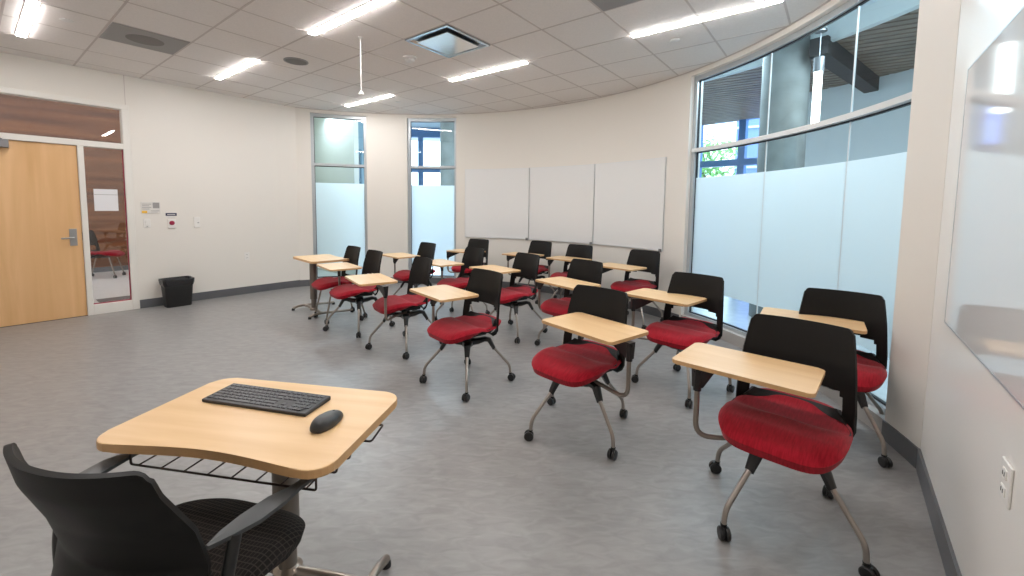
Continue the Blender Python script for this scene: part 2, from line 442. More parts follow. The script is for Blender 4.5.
def onwall(p0, s, n_=0., z=0.):           # point on a straight wall, n_ metres into the room on the left wall
    return (p0[0]+E_[0]*s+E_[1]*n_, p0[1]+E_[1]*s-E_[0]*n_, z)
LR = math.atan2(E_[1], E_[0])
# local frame for wall things on the left wall: x along wall, y = -1 toward the room
def wall_thing(name, s, z, label, cat, p0=L0, rz=LR, group=None):
    o = empty(name, onwall(p0, s, 0, z), rz); return tag(o, label, cat, group)
t = wall_thing('paper_notice', -.275, 1.45, 'white paper notice taped on the sidelight glass next to the door', 'paper')
t.location = onwall(L0, -.275, -.029, 1.45)
obj('sheet', dbox((-.112, .112, -.0015, 0, -.138, .138)), 'paper', t); obj('fold_line', dbox((-.110, .110, -.003, -.0015, .066, .071)), 'grey_label', t)
t = wall_thing('wall_sign', .156, 1.355, 'small white room sign with yellow corner above light switch by the door', 'sign')
obj('sign_panel', dbox((-.102, .102, -.008, 0, -.078, .078), bev=.002), 'pale_label', t)
obj('grey_square', dbox((.022, .092, -.010, -.008, -.006, .070)), 'grey_label', t); obj('yellow_patch', dbox((-.096, -.040, -.010, -.008, -.072, -.040)), 'yellow', t)
obj('text_line', dbox(*[(-.09, .005-.02*(k % 2), -.0095, -.008, .045-.022*k, .052-.022*k) for k in range(4)], (.0, .09, -.0095, -.008, -.045, -.038), (.0, .07, -.0095, -.008, -.062, -.056)), 'grey_label', t)
t = wall_thing('light_switch', .108, 1.146, 'white light switch plate below the room sign', 'switch')
obj('plate', dbox((-.037, .037, -.007, 0, -.058, .058), bev=.003), 'plate', t); obj('rocker', dbox((-.016, .016, -.012, -.006, -.030, .034), bev=.002), 'plate', t); obj('indicator', dbox((-.008, .008, -.0125, -.0115, -.048, -.043)), 'plate_dark', t)
t = wall_thing('emergency_button', .375, 1.145, 'white call plate with dark red button under a navy label', 'button')
obj('plate', dbox((-.045, .045, -.018, 0, -.075, .052), bev=.004), 'plate', t)
bm = bmesh.new(); lathe(bm, [(.030, .018), (.030, .026), (.022, .034)], 20); 
obj('button', bm, 'red_label', t, True, rot=(PI/2, 0, 0))
obj('navy_header', dbox((-.062, .062, -.004, 0, .098, .138), bev=.001), 'navy', t); obj('header_text', dbox((-.045, .045, -.0048, -.004, .112, .122)), 'pale_label', t)
obj('sub_label', dbox((-.04, .04, -.003, 0, .062, .092)), 'pale_label', t)
t = wall_thing('dimmer_switch', .668, 1.148, 'white raised dimmer switch, rightmost device above the bin', 'switch')
obj('plate', dbox((-.038, .038, -.016, 0, -.076, .076), bev=.006), 'plate', t); obj('slider', dbox((.004, .024, -.020, -.015, -.012, .0), bev=.001), 'grey_label', t)
def outlet(s, z, label, p0, rz):
    t = wall_thing('wall_outlet', s, z, label, 'outlet', p0, rz)
    obj('plate', dbox((-.038, .038, -.006, 0, -.062, .062), bev=.003), 'plate', t)
    for zz in (-.026, .026):
        k = obj('socket', dbox((-.017, .017, -.0085, -.005, zz-.015, zz+.015), bev=.003), 'plate', t)
        obj('slot', dbox((-.008, -.005, -.0092, -.008, zz-.006, zz+.006), (.005, .008, -.0092, -.008, zz-.006, zz+.006)), 'plate_dark', k)
    return t
outlet(1.307, .598, 'white wall outlet low on the left wall right of the bin', L0, LR)
t = outlet(-1.395, .66, 'white outlet with raised sockets low on the right wall', R0, LR+PI); t.scale = (1.15, 1.2, .95)

# waste bin
t = tag(empty('waste_bin', onwall(L0, .362, .165, 0), LR), 'black rectangular waste bin against the left wall by the door', 'bin')
bm = bmesh.new()
lv = [(0, .275, .19), (.01, .285, .20), (.345, .325, .245), (.372, .340, .26), (.372, .325, .245), (.34, .31, .235), (.03, .27, .19)]
rings = [[bm.verts.new((x, y, z)) for x, y in rrect(w, d, .035, 4)] for z, w, d in lv]
for i in range(len(rings)-1):
    for k in range(len(rings[0])): bm.faces.new([rings[i][k], rings[i][(k+1) % len(rings[0])], rings[i+1][(k+1) % len(rings[0])], rings[i+1][k]])
bm.faces.new(rings[0][::-1]); bm.faces.new(rings[-1])
obj('body', bm, 'binmat', t, True)
bm = bmesh.new(); n_ = 48; rings = []
for q, (z, w, d) in enumerate([(.298, .330, .25), (.33, .345, .262), (.372, .356, .274), (.384, .350, .268), (.376, .330, .25), (.30, .30, .22)]):
    ring = []
    P = rrect(w, d, .04, 11)
    for k, (x, y) in enumerate(P):
        j = random.uniform(-.004, .004) if q in (0, 1, 2) else random.uniform(-.003, .003)
        zz = z+(random.uniform(-.018, .006) if q == 0 else random.uniform(-.003, .003))
        ring.append(bm.verts.new((x+j, y+j, zz)))
    rings.append(ring)
for i in range(len(rings)-1):
    m_ = len(rings[0])
    for k in range(m_): bm.faces.new([rings[i][k], rings[i][(k+1) % m_], rings[i+1][(k+1) % m_], rings[i+1][k]])
obj('bin_liner', bm, 'liner', t, True)

# ------------------------------------------------------------------ whiteboards
def curved_board(a0, a1, label):
    t = tag(empty('whiteboard'), label, 'whiteboard', 'whiteboards side by side on the curved wall')
    bm = bmesh.new(); arcbox(bm, CC, R-.024, R-.010, a0, a1, .885, 2.075); obj('board_panel', bm, 'board', t, True)
    bm = bmesh.new()
    for z0, z1 in ((.875, .885), (2.075, 2.083)): arcbox(bm, CC, R-.027, R-.001, a0, a1, z0, z1)
    for s in (a0, a1-.10): arcbox(bm, CC, R-.026, R-.001, s, s+.10, .885, 2.075)
    obj('edge_trim', bm, 'alu_light', t, True)
    bm = bmesh.new(); arcbox(bm, CC, R-.045, R-.024, a0+.1, a0+.55, .865, .905); obj('marker_clip', bm, 'closer', t)
curved_board(60.75, 77.15, 'leftmost of the three whiteboards, beside the narrow window')
curved_board(44.35, 60.55, 'middle one of the three whiteboards on the curved wall')
curved_board(27.85, 44.20, 'rightmost of three whiteboards, nearest the wide curved window')
t = tag(empty('whiteboard', (*R0, 0), LR+PI), 'large glossy whiteboard on the right wall reflecting the window', 'whiteboard')
obj('board_panel', dbox((.392, 2.80, -.009, -.001, .915, 2.058), bev=.001), 'board_side', t)
obj('edge_trim', dbox((.386, 2.81, -.010, 0, .909, .915), (.386, 2.81, -.010, 0, 2.058, 2.064), (.386, .392, -.010, 0, .915, 2.058)), 'alu', t)

# ------------------------------------------------------------------ ceiling fixtures
GR = math.atan2(GF[1], GF[0])             # x along j direction
def strip(i, j0, label):
    a = gp(i, j0); b_ = gp(i, j0+2); c = ((a[0]+b_[0])/2, (a[1]+b_[1])/2)
    if clip(a, (1, 0)) is None: return
    t = tag(empty('ceiling_light', (c[0], c[1], CH), GR), label, 'light', 'recessed linear ceiling lights')
    obj('housing', dbox((-.607, .607, -.040, .040, -.006, -.0005), bev=.001), 'ceil_white', t)
    obj('diffuser', dbox((-.60, .60, -.032, .032, -.014, -.006), bev=.003), 'led', t)
strip(2, -1, 'linear ceiling light between the mirror diffuser and the curved whiteboards')
strip(2, 3, 'linear ceiling light nearest the wide curved window')
strip(2, -5, 'farthest linear ceiling light, just above the tall narrow windows')
strip(-1, -1, 'linear ceiling light near the hanging rod, running off the top of the photo')
strip(-1, -5, 'short-looking linear ceiling light between the round speaker and the grey grille')
strip(-3.76, -4.95, 'linear ceiling light at the far left above the door')
strip(-1, 3, 'linear ceiling light above the camera, outside the photo')
strip(-4, -1, 'linear ceiling light in the third row, outside the photo')
strip(-4, 3, 'linear ceiling light in the third row by the right wall')
def tile_c(i, j): return gp(i+.5, j+.5)
# square mirror diffuser in tile i 0..1, j 0..1
c = tile_c(0, 0); t = tag(empty('square_diffuser', (*c, CH), GR), 'square chrome air diffuser with mirror plate set in the ceiling', 'vent')
bm = bmesh.new()
rg_ = [(.298, -.002), (.298, -.016), (.275, -.016), (.235, -.003), (.225, -.003)]
rr_ = [[bm.verts.new((x, y, z)) for x, y in ((s, s), (-s, s), (-s, -s), (s, -s))] for s, z in rg_]
for i in range(len(rr_)-1):
    for k in range(4): bm.faces.new([rr_[i][k], rr_[i][(k+1) % 4], rr_[i+1][(k+1) % 4], rr_[i+1][k]])
obj('frame', bm, 'mirror', t)
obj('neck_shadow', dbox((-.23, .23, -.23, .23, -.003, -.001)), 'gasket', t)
obj('mirror_plate', dbox((-.215, .215, -.215, .215, -.030, -.022), bev=.002), 'mirror_plate', t)
for k, (i, j, lab) in enumerate(((-3, -4, 'grey perforated return grille with dark round centre, left side of ceiling'), (0, 3, 'grey perforated ceiling grille at the top edge of the photo'))):
    c = tile_c(i, j); t = tag(empty('return_grille', (*c, CH), GR), lab, 'vent')
    obj('grille_panel', dbox((-.293, .293, -.293, .293, -.006, -.0005), bev=.001), 'grille', t)
    bm = bmesh.new(); lathe(bm, [(.15, -.0062), (.15, -.0075), (.0001, -.0075)], 28); obj('duct_opening', bm, 'grille_dark', t)
t = tag(empty('ceiling_speaker', (-2.49, 4.968, CH)), 'round grey speaker grille flush in the ceiling', 'speaker')
bm = bmesh.new(); lathe(bm, [(.128, 0), (.128, -.008), (.112, -.010), (.112, -.004)], 32); obj('rim', bm, 'grille', t, True)
bm = bmesh.new(); lathe(bm, [(.112, -.003), (.112, -.007), (.0001, -.009)], 32); obj('grille_cloth', bm, 'grille_dark', t, True)
t = tag(empty('smoke_detector', (-1.15, 4.80, CH)), 'white smoke detector between the hanging rod and the mirror diffuser', 'smoke detector')
bm = bmesh.new(); lathe(bm, [(.075, 0), (.075, -.014), (.062, -.022)], 28); obj('base', bm, 'ceil_white', t, True)
bm = bmesh.new(); lathe(bm, [(.052, -.022), (.052, -.038), (.040, -.050), (.018, -.052), (.018, -.058), (.0001, -.058)], 28); obj('sensor_head', bm, 'ceil_white', t, True)
for (x, y, lab) in ((-4.04, 3.95, 'small round sprinkler cap in the ceiling left of the grey grille'), (1.556, 4.235, 'small round sprinkler cap beside the light nearest the wide window'), (-1.827, 6.825, 'small round sprinkler cap beyond the farthest ceiling light')):
    t = tag(empty('sprinkler_cap', (x, y, CH)), lab, 'sprinkler')
    bm = bmesh.new(); lathe(bm, [(.045, 0), (.045, -.004), (.038, -.007), (.0001, -.007)], 24); obj('cover_plate', bm, 'ceil_white', t, True)
t = tag(empty('hanging_microphone', (-1.503, 4.267, CH)), 'thin white rod with small round tip hanging from ceiling', 'microphone')
bm = bmesh.new(); tube(bm, [(0, 0, 0), (0, 0, -.52)], .0055, 10); obj('rod', bm, 'ceil_white', t, True)
bm = bmesh.new(); lathe(bm, [(.006, -.505), (.020, -.525), (.027, -.535), (.027, -.545), (.018, -.552), (.0001, -.552)], 20); obj('tip', bm, 'ceil_white', t, True)
bm = bmesh.new(); lathe(bm, [(.022, 0), (.022, -.006), (.010, -.012), (.0001, -.012)], 20); obj('ceiling_rose', bm, 'ceil_white', t, True)

# ------------------------------------------------------------------ chairs
def lerp_prof(P, t):
    for k in range(len(P)-1):
        if t <= P[k+1][0]:
            u = (t-P[k][0])/(P[k+1][0]-P[k][0]); u = max(0, min(1, u))
            return [P[k][q]+(P[k+1][q]-P[k][q])*u for q in range(1, len(P[0]))]
    return list(P[-1][1:])
def back_mesh(arms=False):
    """black backrest: curved panel over an open gap, carried by two uprights"""
    bm = bmesh.new()
    # t, y, z, half width, forward wrap at edges
    prof = [(0, .130, .405, .205, .03), (.07, .172, .425, .233, .06), (.16, .196, .455, .244, .076), (.30, .205, .53, .243, .080),
            (.48, .209, .62, .237, .072), (.68, .214, .72, .230, .062), (.88, .230, .825, .217, .050), (1.0, .243, .891, .208, .043)]
    if arms: prof = [(p[0], p[1]-(.05 if p[0] > .4 else .025 if p[0] > .25 else 0), p[2], p[3], p[4]) if p[0] < .6 else (p[0], p[1]-(.028 if p[0] < .7 else 0), p[2], p[3]+(.008 if p[0] < .7 else 0), {.68: .072, .88: .066, 1.0: .060}[p[0]]) for p in prof]
    nt_, nx = 44, 40; G = []
    for i in range(nt_+1):
        y, z, w, f = lerp_prof(prof, i/nt_); row = []
        for j in range(nx+1):
            u = -1+2*j/nx
            zz = z; ww = w
            c_ = max(0, (i-(nt_-4))/4)
            if c_ > .5 and abs(u) > .9: ww = w-.007*c_**2*((abs(u)-.9)/.1); zz = z-.009*c_*((abs(u)-.9)/.1)**2
            row.append(Vector((ww*u, y-f*abs(u)**2.2, zz)))
        G.append(row)
    i0, i1 = int(nt_*.13), int(nt_*.47)
    def hole(i, j):
        if arms: return False
        u = abs(-1+2*(j+.5)/nx)
        lim = .80-.10*max(0, (i-i1+4)/4)**1.5
        top = i1+(1 if u < .45 else 0)
        return i0-4 <= i < top and u < (lim if i >= i0 else .80)
    sheet(bm, G, .013, hole)
    return bm
def shell_mesh():
    bm = bmesh.new(); nx, ny = 24, 22; G = []
    for i in range(ny+1):
        v = i/ny; y = -.235+.450*v
        w = .240*(1-.26*max(0, (.62-v)/.62)**1.3)*(1-.24*max(0, (v-.62)/.38)**1.5)
        row = []
        for j in range(nx+1):
            u = -1+2*j/nx
            z = .434-.010*max(0, (.25-v)/.25)**1.5+.060*max(0, (v-.62)/.38)**2+.034*abs(u)**4*(.3+.5*v)
            row.append(Vector((w*u, y-.05*abs(u)**3*max(0, (v-.6)/.4), z)))
        G.append(row)
    sheet(bm, G, .024)
    return bm
def cushion_mesh():
    bm = bmesh.new(); nr, na = 22, 80
    def outline(a):
        ca, sa = cos(a), sin(a)
        ex = .46
        x = math.copysign(abs(ca)**ex, ca); y = math.copysign(abs(sa)**(.46 if sa < 0 else .68), sa)
        w = .243 if y < 0 else .243-.034*y**2
        if y < -.2: w -= .034*((-.2-y)/.8)**1.8
        return w*x, -.030+(.270 if y < 0 else .278)*y
    def pw(t, P):
        for k in range(len(P)-1):
            if t <= P[k+1][0]:
                u = (t-P[k][0])/(P[k+1][0]-P[k][0]); u = max(0, min(1, u)); u = u*u*(3-2*u); return P[k][1]+(P[k+1][1]-P[k][1])*u
        return P[-1][1]
    ZP = [(-.30, .462), (-.15, .494), (-.045, .498), (.02, .474), (.12, .484), (.25, .525)]
    def topz(x, y):
        yy = y+.25*x*x*4*(.25)                        # the seam bows back at the sides
        return pw(yy, ZP)+.016*max(0, (abs(x)-.09)/.15)**2*(1 if y > 0 else max(0, 1+y/.2))
    top = []
    c = bm.verts.new((0, -.03, topz(0, -.03)))
    for k in range(1, nr+1):
        t_ = k/nr; ring = []
        for q in range(na):
            ox, oy = outline(2*PI*q/na); x, y = ox*t_, -.03+(oy+.03)*t_
            z = topz(x, y)-.026*max(0, (t_-.82)/.18)**2.2
            ring.append(bm.verts.new((x, y, z)))
        top.append(ring)
    for q in range(na): bm.faces.new([c, top[0][q], top[0][(q+1) % na]])
    for k in range(nr-1):
        for q in range(na): bm.faces.new([top[k][q], top[k+1][q], top[k+1][(q+1) % na], top[k][(q+1) % na]])
    low = []
    for q in range(na):
        x, y = outline(2*PI*q/na); low.append(bm.verts.new((x*.96, -.03+(y+.03)*.96, topz(x, y)-(.060 if y < -.15 else .060-.028*min(1, (y+.15)/.12)))))
    for q in range(na): bm.faces.new([top[-1][q], low[q], low[(q+1) % na], top[-1][(q+1) % na]])
    bm.faces.new(low[::-1])
    return bm
def hub_mesh():
    bm = bmesh.new()
    box(bm, -.10, .10, -.09, .12, .388, .418, bev=.012)
    lathe(bm, [(.030, .30), (.040, .318), (.042, .395)], 20)
    return bm
def spider_mesh():
    bm = bmesh.new(); lathe(bm, [(.0001, .296), (.040, .296), (.055, .312), (.058, .348), (.035, .356), (.0001, .356)], 24)
    for k in range(4):
        a = PI/2*k; d = Vector((cos(a), sin(a), 0)); s = Vector((-sin(a), cos(a), 0)); ring = []
        for r_, z, w, h_ in ((.03, .330, .040, .024), (.09, .338, .040, .022), (.140, .352, .030, .018), (.174, .345, .025, .019), (.215, .272, .017, .015)):
            tilt = Vector((0, 0, 1)) if r_ < .15 else (Vector((0, 0, 1))*.75+d*.66).normalized()
            ce = d*r_+Vector((0, 0, z))
            ring.append([bm.verts.new(ce+s*w*q1+tilt*h_*q2) for q1, q2 in ((1, -.6), (1, .6), (.6, 1), (-.6, 1), (-1, .6), (-1, -.6), (-.6, -1), (.6, -1))])
        for i in range(len(ring)-1):
            for q in range(8): bm.faces.new([ring[i][q], ring[i][(q+1) % 8], ring[i+1][(q+1) % 8], ring[i+1][q]])
        bm.faces.new(ring[0][::-1]); bm.faces.new(ring[-1])
    return bm
def leg_mesh():
    bm = bmesh.new(); tube(bm, smooth_path([(.178, 0, .318), (.346, 0, .128), (.352, 0, .056)], 6, .5), .0115, 12); return bm
def caster_mesh():
    """twin wheel caster, stem at x=.352"""
    bm = bmesh.new()
    for s in (-1, 1):
        vs = []
        prof = [(.0001, .004), (.026, .004), (.0285, .008), (.0285, .018), (.024, .022), (.0001, .022)]
        n0 = len(bm.verts); 
        lathe(bm, prof, 22)
        bm.verts.ensure_lookup_table(); vs = bm.verts[n0:]
        bmesh.ops.transform(bm, matrix=Matrix.Translation((.362, 0, .0285)) @ Matrix.Rotation(-s*PI/2, 4, 'X'), verts=vs)
    n0 = len(bm.verts)
    lathe(bm, [(.0001, .052), (.012, .052), (.014, .066), (.0001, .070)], 14, (.352, 0))
    box(bm, .340, .372, -.0035, .0035, .018, .056)
    return bm
def mesh_of(name, bm, mat, smooth=True):
    o = obj(name, bm, mat, None, smooth); me = o.data; bpy.data.objects.remove(o); return me
ME = {k: mesh_of(k, f(), m_) for k, f, m_ in (('backrest', back_mesh, 'black'), ('wide_backrest', lambda: back_mesh(True), 'black'), ('seat_shell', shell_mesh, 'black'), ('seat_cushion', cushion_mesh, 'red'),
      ('seat_hub', hub_mesh, 'black_gloss'), ('swivel_base', spider_mesh, 'black_gloss'), ('leg', leg_mesh, 'chrome'), ('caster', caster_mesh, 'black_gloss'))}
cd = ME['seat_cushion'].copy(); cd.materials.clear(); cd.materials.append(M['plaid']); ME['plaid_cushion'] = cd

def tablet_bm(w=.36, l=.565):
    bm = bmesh.new(); P = rrect(l, w, .028, 5)
    prism(bm, P, 0, .019, .004, 2); return bm
ME['tablet_top'] = mesh_of('tablet_top', tablet_bm(), 'maple', False)
ME['tablet_top'].materials.append(M['maple_edge'])
for p in ME['tablet_top'].polygons:
    if abs(p.normal.z) < .5: p.material_index = 1
ZTAB = .692
def swivel_chair(name, x, y, deg, base_deg, label, cat='chair', group='swivel tablet chairs with red seats'):
    t = tag(empty(name, (x, y, 0), rad(deg-90)), label, cat, group)
    for k in ('seat_cushion', 'seat_shell', 'backrest', 'seat_hub'): use_mesh(k, ME[k], t)
    br = rad(base_deg-(deg-90))
    use_mesh('swivel_base', ME['swivel_base'], t, rot=(0, 0, br))
    for k in range(4):
        a = br+PI/2*k
        lg = use_mesh('leg', ME['leg'], t, rot=(0, 0, a)); cs = use_mesh('caster', ME['caster'], lg)
        w = random.uniform(-1.2, 1.2); cs.rotation_euler = (0, 0, w)
        cs.location = (.352-.352*cos(w), -.352*sin(w), 0)
    return t
def tablet(t, tf, tl, trot, pf, pl, wide=False):
    """tablet centre forward tf / left tl, long side turned trot, post at forward pf, left pl"""
    s = 1 if pl > 0 else -1
    use_mesh('tablet_top', ME['tablet_top'], t, loc=(tl, -tf, ZTAB), rot=(0, 0, trot))
    bm = bmesh.new()
    q = Vector((pl, -pf, 0))
    path = smooth_path([(.06*s, -.02, .372), (q.x*.55, q.y*.6, .368), (q.x, q.y, .365), (q.x, q.y, .66)], 8, .42)
    tube(bm, path, .0125, 12)
    arm = obj('tablet_arm', bm, 'tube', t, True)
    bm = bmesh.new(); lathe(bm, [(.018, .585), (.019, .655), (.024, .682)], 16, (q.x, q.y))
    c = Vector((tl, -tf, 0)); d = (c-q); L = min(.19 if wide else .075, d.length)
    d = d.normalized() if d.length > .01 else Vector((1, 0, 0)); n_ = Vector((-d.y, d.x, 0))
    V = []
    for uu, z0 in ((-.02, .60), (.02, .60), (L, .678)):
        for w in (-.014, .014):
            V.append((bm.verts.new(q+d*uu+n_*w+Vector((0, 0, z0))), bm.verts.new(q+d*uu+n_*w*1.6+Vector((0, 0, ZTAB-.001)))))
    for i in (0, 2):
        bm.faces.new([V[i][0], V[i+2][0], V[i+2][1], V[i][1]]); bm.faces.new([V[i+1][0], V[i+3][0], V[i+3][1], V[i+1][1]])
        bm.faces.new([V[i][0], V[i+1][0], V[i+3][0], V[i+2][0]]); bm.faces.new([V[i][1], V[i+1][1], V[i+3][1], V[i+2][1]])
    bm.faces.new([V[0][0], V[1][0], V[1][1], V[0][1]]); bm.faces.new([V[4][0], V[5][0], V[5][1], V[4][1]])
    obj('tablet_bracket', bm, 'black_gloss', arm, True)

# id: x, y, facing-back angle, base angle, tablet centre (world), tablet long-side angle, post (forward, left), label
CH_ = [
 (1, 1.26, 1.866, 46, 22, (1.093, 1.912), -42, (.24, -.31), 'nearest red-seated tablet chair, largest one in the right foreground'),
 (2, 2.069, 2.62, 49, 5, (1.996, 2.773), -36, (.12, -.33), 'tablet chair against the white pier at the right end of the wide window'),
 (3, 0.449, 2.634, 44, 24, (.50, 2.533), -52, (.10, .40), 'tablet chair in the centre foreground with its tablet post on the window side'),
 (4, 1.376, 3.29, 43, -14, (1.261, 3.444), -48, (.18, -.35), 'tablet chair in front of the left end of the wide curved window'),
 (5, -0.35, 3.356, 41, 5, (-.57, 3.494), -51, (.13, -.32), 'tablet chair left of centre, all four bare legs of its base in view'),
 (6, 0.61, 4.14, 38, -23, (.536, 4.024), -54, (.15, -.33), 'tablet chair half hidden directly behind the centre foreground chair'),
 (7, 1.549, 5.22, 42, 1, (1.338, 5.206), -50, (.30, -.33), 'tablet chair under the right end of the rightmost whiteboard'),
 (8, 0.853, 5.92, 46.5, 20, (.805, 5.93), -44, (.10, -.33), 'tablet chair under the joint of middle and rightmost whiteboards'),
 (9, 0.329, 6.49, 47, 10, (.169, 6.404), -38, (.22, -.32), 'tablet chair by the wall under the middle whiteboard'),
 (10, 0.03, 4.69, 37, 7, (-.20, 4.861), -52, (.05, -.34), 'tablet chair in the third row, between two rows of backs, right of the left-centre chair'),
 (11, -0.653, 6.74, 54, 15, (-.735, 6.80), -30, (.20, -.32), 'tablet chair against the wall under the leftmost whiteboard'),
 (12, -0.623, 5.31, 40, 30, (-.905, 5.362), -50, (.12, -.30), 'tablet chair just in front of the one under the leftmost whiteboard'),
 (13, -1.356, 5.965, 42, 10, (-1.623, 6.101), -47, (.16, -.34), 'tablet chair in front of the right narrow window'),
 (14, -1.062, 4.19, 36.5, 15, (-1.38, 4.094), -55, (.30, .26), 'tablet chair with a thick black bracket under its tablet, left of the left-centre chair'),
 (15, -1.75, 4.8, 41, 18, (-2.03, 4.93), -50, (.12, -.30), 'leftmost tablet chair, next to the small rectangular desk'),
]
for k, x, y, deg, bd, tc, ta, (pf, pl), lab in CH_:
    t = swivel_chair('tablet_chair', x, y, deg, bd, lab)
    a = rad(deg); e_ = (cos(a), sin(a)); l_ = (sin(a), -cos(a)); dx, dy = tc[0]-x, tc[1]-y
    tablet(t, -(dx*e_[0]+dy*e_[1]), dx*l_[0]+dy*l_[1], rad(ta-(deg-90)), pf, pl, k in (3, 4, 7, 9, 11, 14))

# four-legged red chair behind the far desk
def four_leg_chair(x, y, deg, label):
    t = tag(empty('side_chair', (x, y, 0), rad(deg-90)), label, 'chair')
    for k in ('seat_cushion', 'seat_shell', 'backrest'): use_mesh(k, ME[k], t)
    bm = bmesh.new()
    tube(bm, smooth_path([(-.17, -.16, .40), (-.17, .14, .40), (.17, .14, .40), (.17, -.16, .40)], 5, .2), .011, 10); obj('seat_frame', bm, 'black_gloss', t, True)
    for sx in (-1, 1):
        for sy, yo in ((-1, -.23), (1, .24)):
            bm = bmesh.new(); tube(bm, [(sx*.17, sy*.15, .40), (sx*.205, yo, .055)], .0105, 10); lg = obj('leg', bm, 'tube', t, True)
            bm = bmesh.new(); cm = ME['caster']; bm.from_mesh(cm); bmesh.ops.translate(bm, verts=bm.verts, vec=(-.352+sx*.205, yo, 0)); obj('caster', bm, 'black_gloss', lg, True)
    return t
four_leg_chair(-2.175, 5.275, 42, 'red-seated chair without tablet, tucked behind the small rectangular desk')
four_leg_chair(-7.72, 7.92, 205, 'red-seated chair out in the corridor, seen through the sidelight glass')

# ------------------------------------------------------------------ desks
def desk(x, y, rz, zt, w, d, colx, label):
    """local: user side +Y"""
    t = tag(empty('pedestal_desk', (x, y, 0), rz), label, 'desk')
    bm = bmesh.new(); P = []
    r = .065
    P += [(w/2-r+r*cos(rad(a)), -d/2+r+r*sin(rad(a))) for a in range(-90, 1, 15)]
    P += [(w/2-r+r*cos(rad(a)), d/2-r+r*sin(rad(a))) for a in range(0, 91, 15)]
    for k in range(1, 16):
        u = 1-2*k/16; P.append((u*(w/2-r), d/2-.030*(cos(u*PI/2)**1.0)**1.3))
    P += [(-w/2+r+r*cos(rad(a)), d/2-r+r*sin(rad(a))) for a in range(90, 181, 15)]
    P += [(-w/2+r+r*cos(rad(a)), -d/2+r+r*sin(rad(a))) for a in range(180, 271, 15)]
    prism(bm, P, zt-.027, zt, .004, 2)
    top = obj('desk_top', bm, 'maple', t); top.data.materials.append(M['maple_edge'])
    for p in top.data.polygons:
        if abs(p.normal.z) < .5: p.material_index = 1
    cy = -.12
    bm = bmesh.new(); n0 = [(.032, .05), (.032, .19), (.0435, .195), (.0435, zt-.05)]
    lathe(bm, n0, 26, (colx, cy)); obj('column', bm, 'column', t, True)
    bm = bmesh.new(); box(bm, colx-.12, colx+.12, cy-.07, cy+.09, zt-.05, zt-.028, bev=.004); obj('top_bracket', bm, 'black_gloss', t)
    bm = bmesh.new(); tube(bm, smooth_path([(-.295, cy, .052), (-.2, cy, .06), (.2, cy, .06), (.295, cy, .052)], 4, .4), .020, 12)
    lathe(bm, [(.05, .05), (.05, .072), (.034, .085)], 20, (colx, cy)); obj('crossbar', bm, 'tube', t, True)
    for s in (-1, 1):
        bm = bmesh.new(); tube(bm, smooth_path([(s*.30, cy-.15, .026), (s*.30, cy-.08, .05), (s*.30, cy+.02, .052), (s*.30, cy+.40, .030)], 5, .4), .0165, 12, None)
        ft = obj('foot', bm, 'tube', t, True)
        for yy in (cy-.145, cy+.395):
            bm = bmesh.new(); lathe(bm, [(.020, 0), (.020, .014), (.015, .030)], 14, (s*.30, yy)); obj('glide', bm, 'black_gloss', ft, True)
    return t, cy
d1, cy = desk(-.825, 1.361, rad(170), .724, .776, .486, .020, 'maple topped desk in the foreground carrying the keyboard and mouse')
d2, _ = desk(-2.535, 5.575, rad(-45), .724, .74, .49, .05, 'small maple topped pedestal desk at far left in front of the left narrow window')
# wire basket under the near desk top
bm = bmesh.new(); zt = .724
x0, x1, y0, y1 = -.338, .275, -.16, .205; zb = zt-.080; zr = zt-.03
tube(bm, smooth_path([(x0, y1, zr), (x0, y1, zb), (x1, y1, zb), (x1, y1, zr)], 4, .15), .0032, 8)
tube(bm, smooth_path([(x0, y0, zr), (x0, y0, zb), (x1, y0, zb), (x1, y0, zr)], 4, .15), .0032, 8)
tube(bm, smooth_path([(x0, y1, zr+.002), (x0, y0, zr+.002), (x1, y0, zr+.002), (x1, y1, zr+.002), (x0, y1, zr+.002)], 3, .05), .003, 8)
for k in range(8):
    x = x0+.03+(x1-x0-.06)*k/7
    tube(bm, smooth_path([(x, y1+.003, zb+.002), (x, y0-.02, zb+.002), (x, y0-.045, zb+.03)], 4, .4), .0026, 6)
for yy in (.06, .13):
    tube(bm, smooth_path([(x0+.02, yy, zb+.004), (x0-.012, yy, zb+.004), (x0-.016, yy, zb+.022)], 4, .4), .0034, 8)
tube(bm, smooth_path([(x0+.02, -.125, zb+.006), (x0-.030, -.125, zb+.018), (x0-.030, -.04, zb+.004), (x0+.02, -.04, zb+.004)], 4, .2), .0034, 8)
tube(bm, [(x0-.004, -.135, zb+.02), (x0-.004, -.05, zb+.01)], .003, 6)
obj('wire_basket', bm, 'wire', d1, True)
bm = bmesh.new(); tube(bm, [(-.30, -.02, .695), (-.39, -.03, .675), (-.405, -.03, .673)], .006, 8); obj('height_lever', bm, 'black_gloss', d2)

